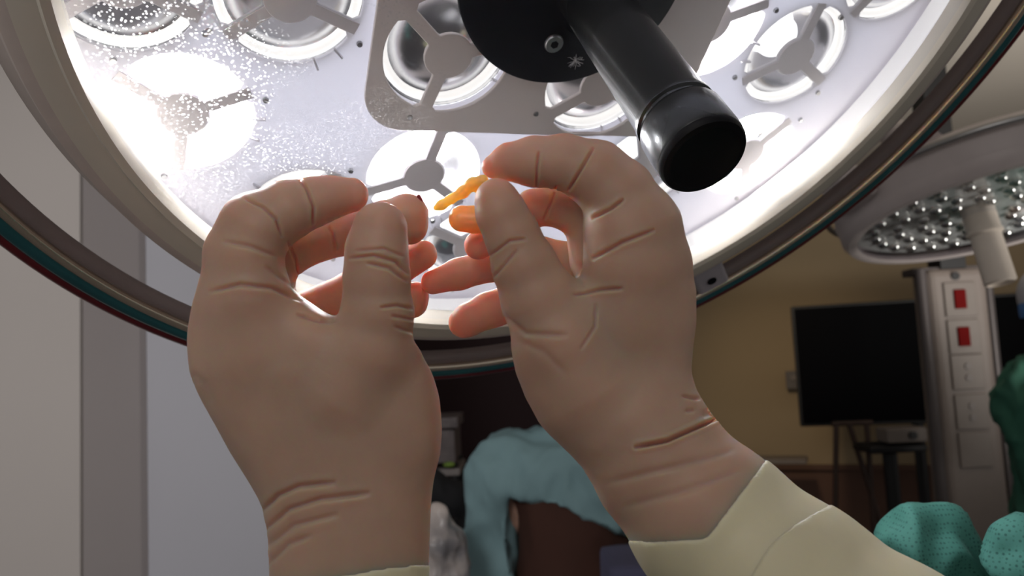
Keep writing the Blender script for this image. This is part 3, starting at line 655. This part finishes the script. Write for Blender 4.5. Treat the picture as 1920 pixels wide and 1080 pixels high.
# world-space figures
def wmesh(name, lo, hi, chains, m, parent, step=.012, k=.03, iso=0, post=None, folds=0, fs=9):
    f = Field(lo, hi, step); G = None
    for pts, kk in chains:
        c_ = chain(f, pts, kk); G = c_ if G is None else smin(G, c_, k)
    f.F = G - iso
    if post: f.F = post(f)
    P, Q = nets(f, 0, 2)
    if folds:
        N = vnormals(P, Q)
        d = np.array([noise.noise(Vector((p_[0] * fs, p_[1] * fs, p_[2] * fs * .6))) for p_ in P]); d2 = np.array([noise.noise(Vector((p_[0] * fs * 2.3 + 5, p_[1] * fs * 2.3, p_[2] * fs * 1.2))) for p_ in P])
        P = P + N * (folds * (-np.abs(d) * 1.6 - np.abs(d2) * .7 + .5))[:, None]
    return link(name, np_mesh(name, P, Q), m, parent)
M['skin'] = mat('skin', (.45, .27, .20), .5, noise_amt=.05); M['hair'] = mat('dark_hair', (.008, .006, .006), .6, noise_amt=.2)
M['gown'] = mat('pale_teal_gown', (.25, .40, .43), .8, noise_amt=.12, noise_scale=6); M['scrub'] = mat('brown_scrubs', (.075, .028, .018), .85, noise_amt=.15, noise_scale=5)
M['green'] = mat('green_gown', (.035, .15, .10), .8, noise_amt=.2, noise_scale=9)
M['cap_w'] = mat('white_cap', (.55, .55, .60), .8, noise_amt=.05); M['cap_b'] = mat('blue_band', (.07, .20, .50), .8, noise_amt=.05)
# person seen from behind, in a gown open at the back
p = at(1062, 700, 2.15); X0, Y0 = p.x, p.y
zs = at(1000, 860, 2.15).z                                # shoulder height
pm = empty('person', (X0, Y0, 0)); tag(pm, 'person seen from behind between the hands, pale teal gown open over a brown back', 'person')
def T(l): return [(x, y, z, r) for x, y, z, r in l]
body = [(T([(0, 0, zs + .02, .06), (0, 0, zs + .10, .055)]), .02), (T([(0, .04, zs + .20, .085), (0, .05, zs + .25, .09)]), .02),
        (T([(-.15, 0, zs - .03, .07), (.15, 0, zs - .03, .07)]), .05), (T([(0, 0, zs - .1, .14), (0, 0, zs - .5, .12), (0, 0, .95, .14)]), .05),
        (T([(-.09, 0, .9, .09), (-.1, 0, .5, .065), (-.1, 0, .1, .05), (-.1, .1, .05, .045)]), .03), (T([(.09, 0, .9, .09), (.1, 0, .5, .065), (.1, 0, .1, .05), (.1, .1, .05, .045)]), .03)]
arms = [(T([(-.19, 0, zs - .05, .06), (-.235, .02, zs - .33, .05), (-.10, .25, zs - .40, .04), (-.04, .32, zs - .38, .035)]), .02), (T([(.19, 0, zs - .05, .06), (.25, .02, zs - .33, .05), (.12, .25, zs - .40, .04), (.06, .32, zs - .38, .035)]), .02)]
lo, hi = (-.5, -.35, -.01), (.5, .5, zs + .42)
b_ = wmesh('body', lo, hi, body + arms, M['skin'], pm, .016, .04)
wmesh('hair', (-.2, -.2, zs - .05), (.2, .25, zs + .42), [(T([(0, .03, zs + .24, .108), (0, .02, zs + .18, .10)]), .02), (T([(0, -.02, zs + .12, .07), (0, -.02, zs + .10, .065)]), .02)], M['hair'], pm, .012)
wmesh('scrubs', lo, hi, body[2:], M['scrub'], pm, .016, .05, iso=.012, folds=.01)
def openback(f):
    X = f.ax[0][:, None, None]; Y = f.ax[1][None, :, None]; Z = f.ax[2][None, None, :]
    cutb = np.maximum(np.maximum(np.abs(X - .0) - .165, Z - (zs - .075 - .36 * (X + .16))), Y - .02)
    return np.maximum(f.F, -cutb - 0 * f.F).astype(np.float32)
wmesh('gown', lo, hi, body[2:4] + [(T([(0, 0, 1.0, .17), (0, 0, .55, .2)]), .05)] + [(a[0][:], .03) for a in arms], M['gown'], pm, .012, .06, iso=.028, post=openback, folds=.032)
# person in green gown at the right edge
p = at(1995, 690, 2.45); X1, Y1 = p.x, p.y; zs = at(1960, 712, 2.45).z
pg = empty('person', (X1, Y1, 0)); tag(pg, 'person in a green gown and white and blue cap, cut off at the right edge', 'person')
body = [(T([(0, 0, zs + .02, .06), (0, 0, zs + .10, .055)]), .02), (T([(0, 0, zs + .17, .08), (0, 0, zs + .22, .085)]), .02),
        (T([(-.10, 0, zs - .02, .07), (.12, 0, zs - .02, .07)]), .05), (T([(0, 0, zs - .1, .14), (0, 0, zs - .5, .12), (0, 0, .95, .14)]), .05),
        (T([(-.09, 0, .9, .09), (-.1, 0, .5, .065), (-.1, 0, .1, .05), (-.1, -.1, .05, .045)]), .03), (T([(.09, 0, .9, .09), (.1, 0, .5, .065), (.1, 0, .1, .05), (.1, -.1, .05, .045)]), .03)]
arms = [(T([(-.13, 0, zs - .08, .06), (-.085, -.04, zs - .25, .055), (.05, -.22, zs - .30, .045), (.12, -.28, zs - .28, .04)]), .02), (T([(.19, 0, zs - .05, .06), (.23, -.02, zs - .30, .05), (.18, -.24, zs - .3, .04)]), .02)]
lo, hi = (-.5, -.5, -.01), (.5, .4, zs + .42)
wmesh('body', lo, hi, body + arms, M['skin'], pg, .016, .04)
wmesh('gown', lo, hi, body[2:4] + [(T([(0, 0, 1.0, .15), (0, 0, .5, .17)]), .05)] + arms, M['green'], pg, .012, .06, iso=.02, folds=.03, fs=11)
wmesh('surgical_cap', (-.2, -.2, zs), (.2, .2, zs + .42), [(T([(0, .01, zs + .25, .098), (0, .01, zs + .26, .098)]), .02)], M['cap_w'], pg, .01, post=lambda f: np.maximum(f.F, zs + .225 - f.ax[2][None, None, :] + 0 * f.F).astype(np.float32))
lathe('cap_band', [(.0985, zs + .19), (.1015, zs + .20), (.1015, zs + .23), (.0985, zs + .235)], M['cap_b'], pg, 48)
wmesh('face_mask', (-.2, -.2, zs), (.2, .2, zs + .42), [(T([(-.01, -.035, zs + .15, .068), (-.01, -.03, zs + .13, .062)]), .02)], M['cap_w'], pg, .01)

# equipment trolley, black arm and plastic bag between the hands
p = at(815, 800, 2.9); tw = empty('equipment_trolley', (p.x, p.y, 0)); tag(tw, 'equipment trolley with pale units and shelves beside the dark doorway', 'trolley')
M['unit'] = mat('unit_grey', (.16, .13, .13), .5, noise_amt=.35, noise_scale=22)
for (y0, y1, x1, nm, mm) in ((782, 803, 858, 'unit', 'unit'), (806, 868, 852, 'unit', 'unit'), (878, 892, 862, 'shelf', 'ivory2'), (1060, 1075, 862, 'shelf', 'ivory2')):
    a = at(x1, y0, 2.9); b = at(x1, y1, 2.9); wdt = .32; bm = bmesh.new(); box(bm, (a.x - wdt / 2 - p.x, .15, (a.z + b.z) / 2), (wdt, .3, abs(a.z - b.z))); obj(nm, bm, M[mm], tw, bevel=.005)
a = at(862, 868, 2.9)
for dx in (-.02, -.30):
    for dy in (.02, .28): bm = bmesh.new(); tube(bm, (a.x + dx - p.x, dy, 0), (a.x + dx - p.x, dy, a.z), .012); obj('post', bm, M['dk'], tw)
q = at(842, 871, 2.88); bm = bmesh.new(); bmesh.ops.create_icosphere(bm, subdivisions=3, radius=.018, matrix=Matrix.Diagonal((1.2, 1, .55, 1))); o = obj('indicator_knob', bm, mat('lime', (.20, .32, .05), .5, noise_amt=.05), tw, smooth=True); o.location = (q.x - p.x, q.y - p.y, q.z)
M['blackcloth'] = mat('black_cloth', (.006, .006, .008), .8, noise_amt=.2)
a = at(800, 905, 2.3); b = at(885, 950, 2.3)
wmesh('black_cover', (a.x - .3, 2.15, a.z - .35), (b.x + .15, 2.5, a.z + .15), [([(a.x - .1, 2.3, a.z - .02, .06), (a.x, 2.3, a.z - .02, .055), (b.x - .04, 2.3, b.z + .02, .045), (b.x, 2.3, b.z - .02, .03)], .02)], M['blackcloth'], None, .008, folds=.01)
tag(bpy.data.objects['black_cover'], 'black equipment cover lying over the trolley behind the left wrist', 'cover')
M['plastic'] = mat('crumpled_plastic', (.62, .54, .50), .35, noise_amt=.5, noise_scale=14, color2=(.22, .21, .22))
a = at(832, 1010, 1.9); wmesh('plastic_bag', (a.x - .16, 1.75, a.z - .2), (a.x + .12, 2.05, a.z + .16), [([(a.x - .01, 1.9, a.z + .055, .022), (a.x, 1.9, a.z - .02, .05), (a.x - .01, 1.9, a.z - .12, .06)], .02)], M['plastic'], None, .005, folds=.022, fs=13)
tag(bpy.data.objects['plastic_bag'], 'crumpled clear plastic bag beside the left wrist', 'bag')

# green dotted drapes at the lower right
def drape_mat():
    m = mat('dotted_green_drape', (.055, .25, .21), .8); nt = m.node_tree; b = nt.nodes['Principled BSDF']
    tc = nt.nodes.new('ShaderNodeTexCoord'); v = nt.nodes.new('ShaderNodeTexVoronoi'); v.inputs['Scale'].default_value = 330; v.inputs['Randomness'].default_value = .25
    nt.links.new(tc.outputs['Object'], v.inputs['Vector']); r = nt.nodes.new('ShaderNodeValToRGB'); r.color_ramp.elements[0].position = .2; r.color_ramp.elements[1].position = .4
    r.color_ramp.elements[0].color = (.02, .105, .09, 1); r.color_ramp.elements[1].color = (.05, .20, .165, 1)
    nt.links.new(v.outputs['Distance'], r.inputs['Fac']); nt.links.new(r.outputs['Color'], b.inputs['Base Color']); return m
M['dots'] = drape_mat()
def lump(name, pts, d, label):
    ch = [];  P3 = []
    for (px, py, rp) in pts: q = atd(px, py, d); P3.append((q.x, q.y, q.z, rp * d / F))
    lo = [min(q[i] for q in P3) - .09 for i in range(3)]; hi = [max(q[i] for q in P3) + .09 for i in range(3)]
    o = wmesh(name, lo, hi, [(P3, .02)], M['dots'], None, .004, folds=.028, fs=15); tag(o, label, 'drape'); return o
lump('surgical_drape', [(1705, 1010, 38), (1750, 1020, 50), (1790, 1080, 55), (1800, 1180, 70)], .62, 'green dotted surgical drape, crumpled, right of the forearm')
lump('surgical_drape', [(1900, 1045, 55), (1970, 1060, 60), (1990, 1150, 90)], .56, 'green dotted surgical drape cut off by the bottom right corner')
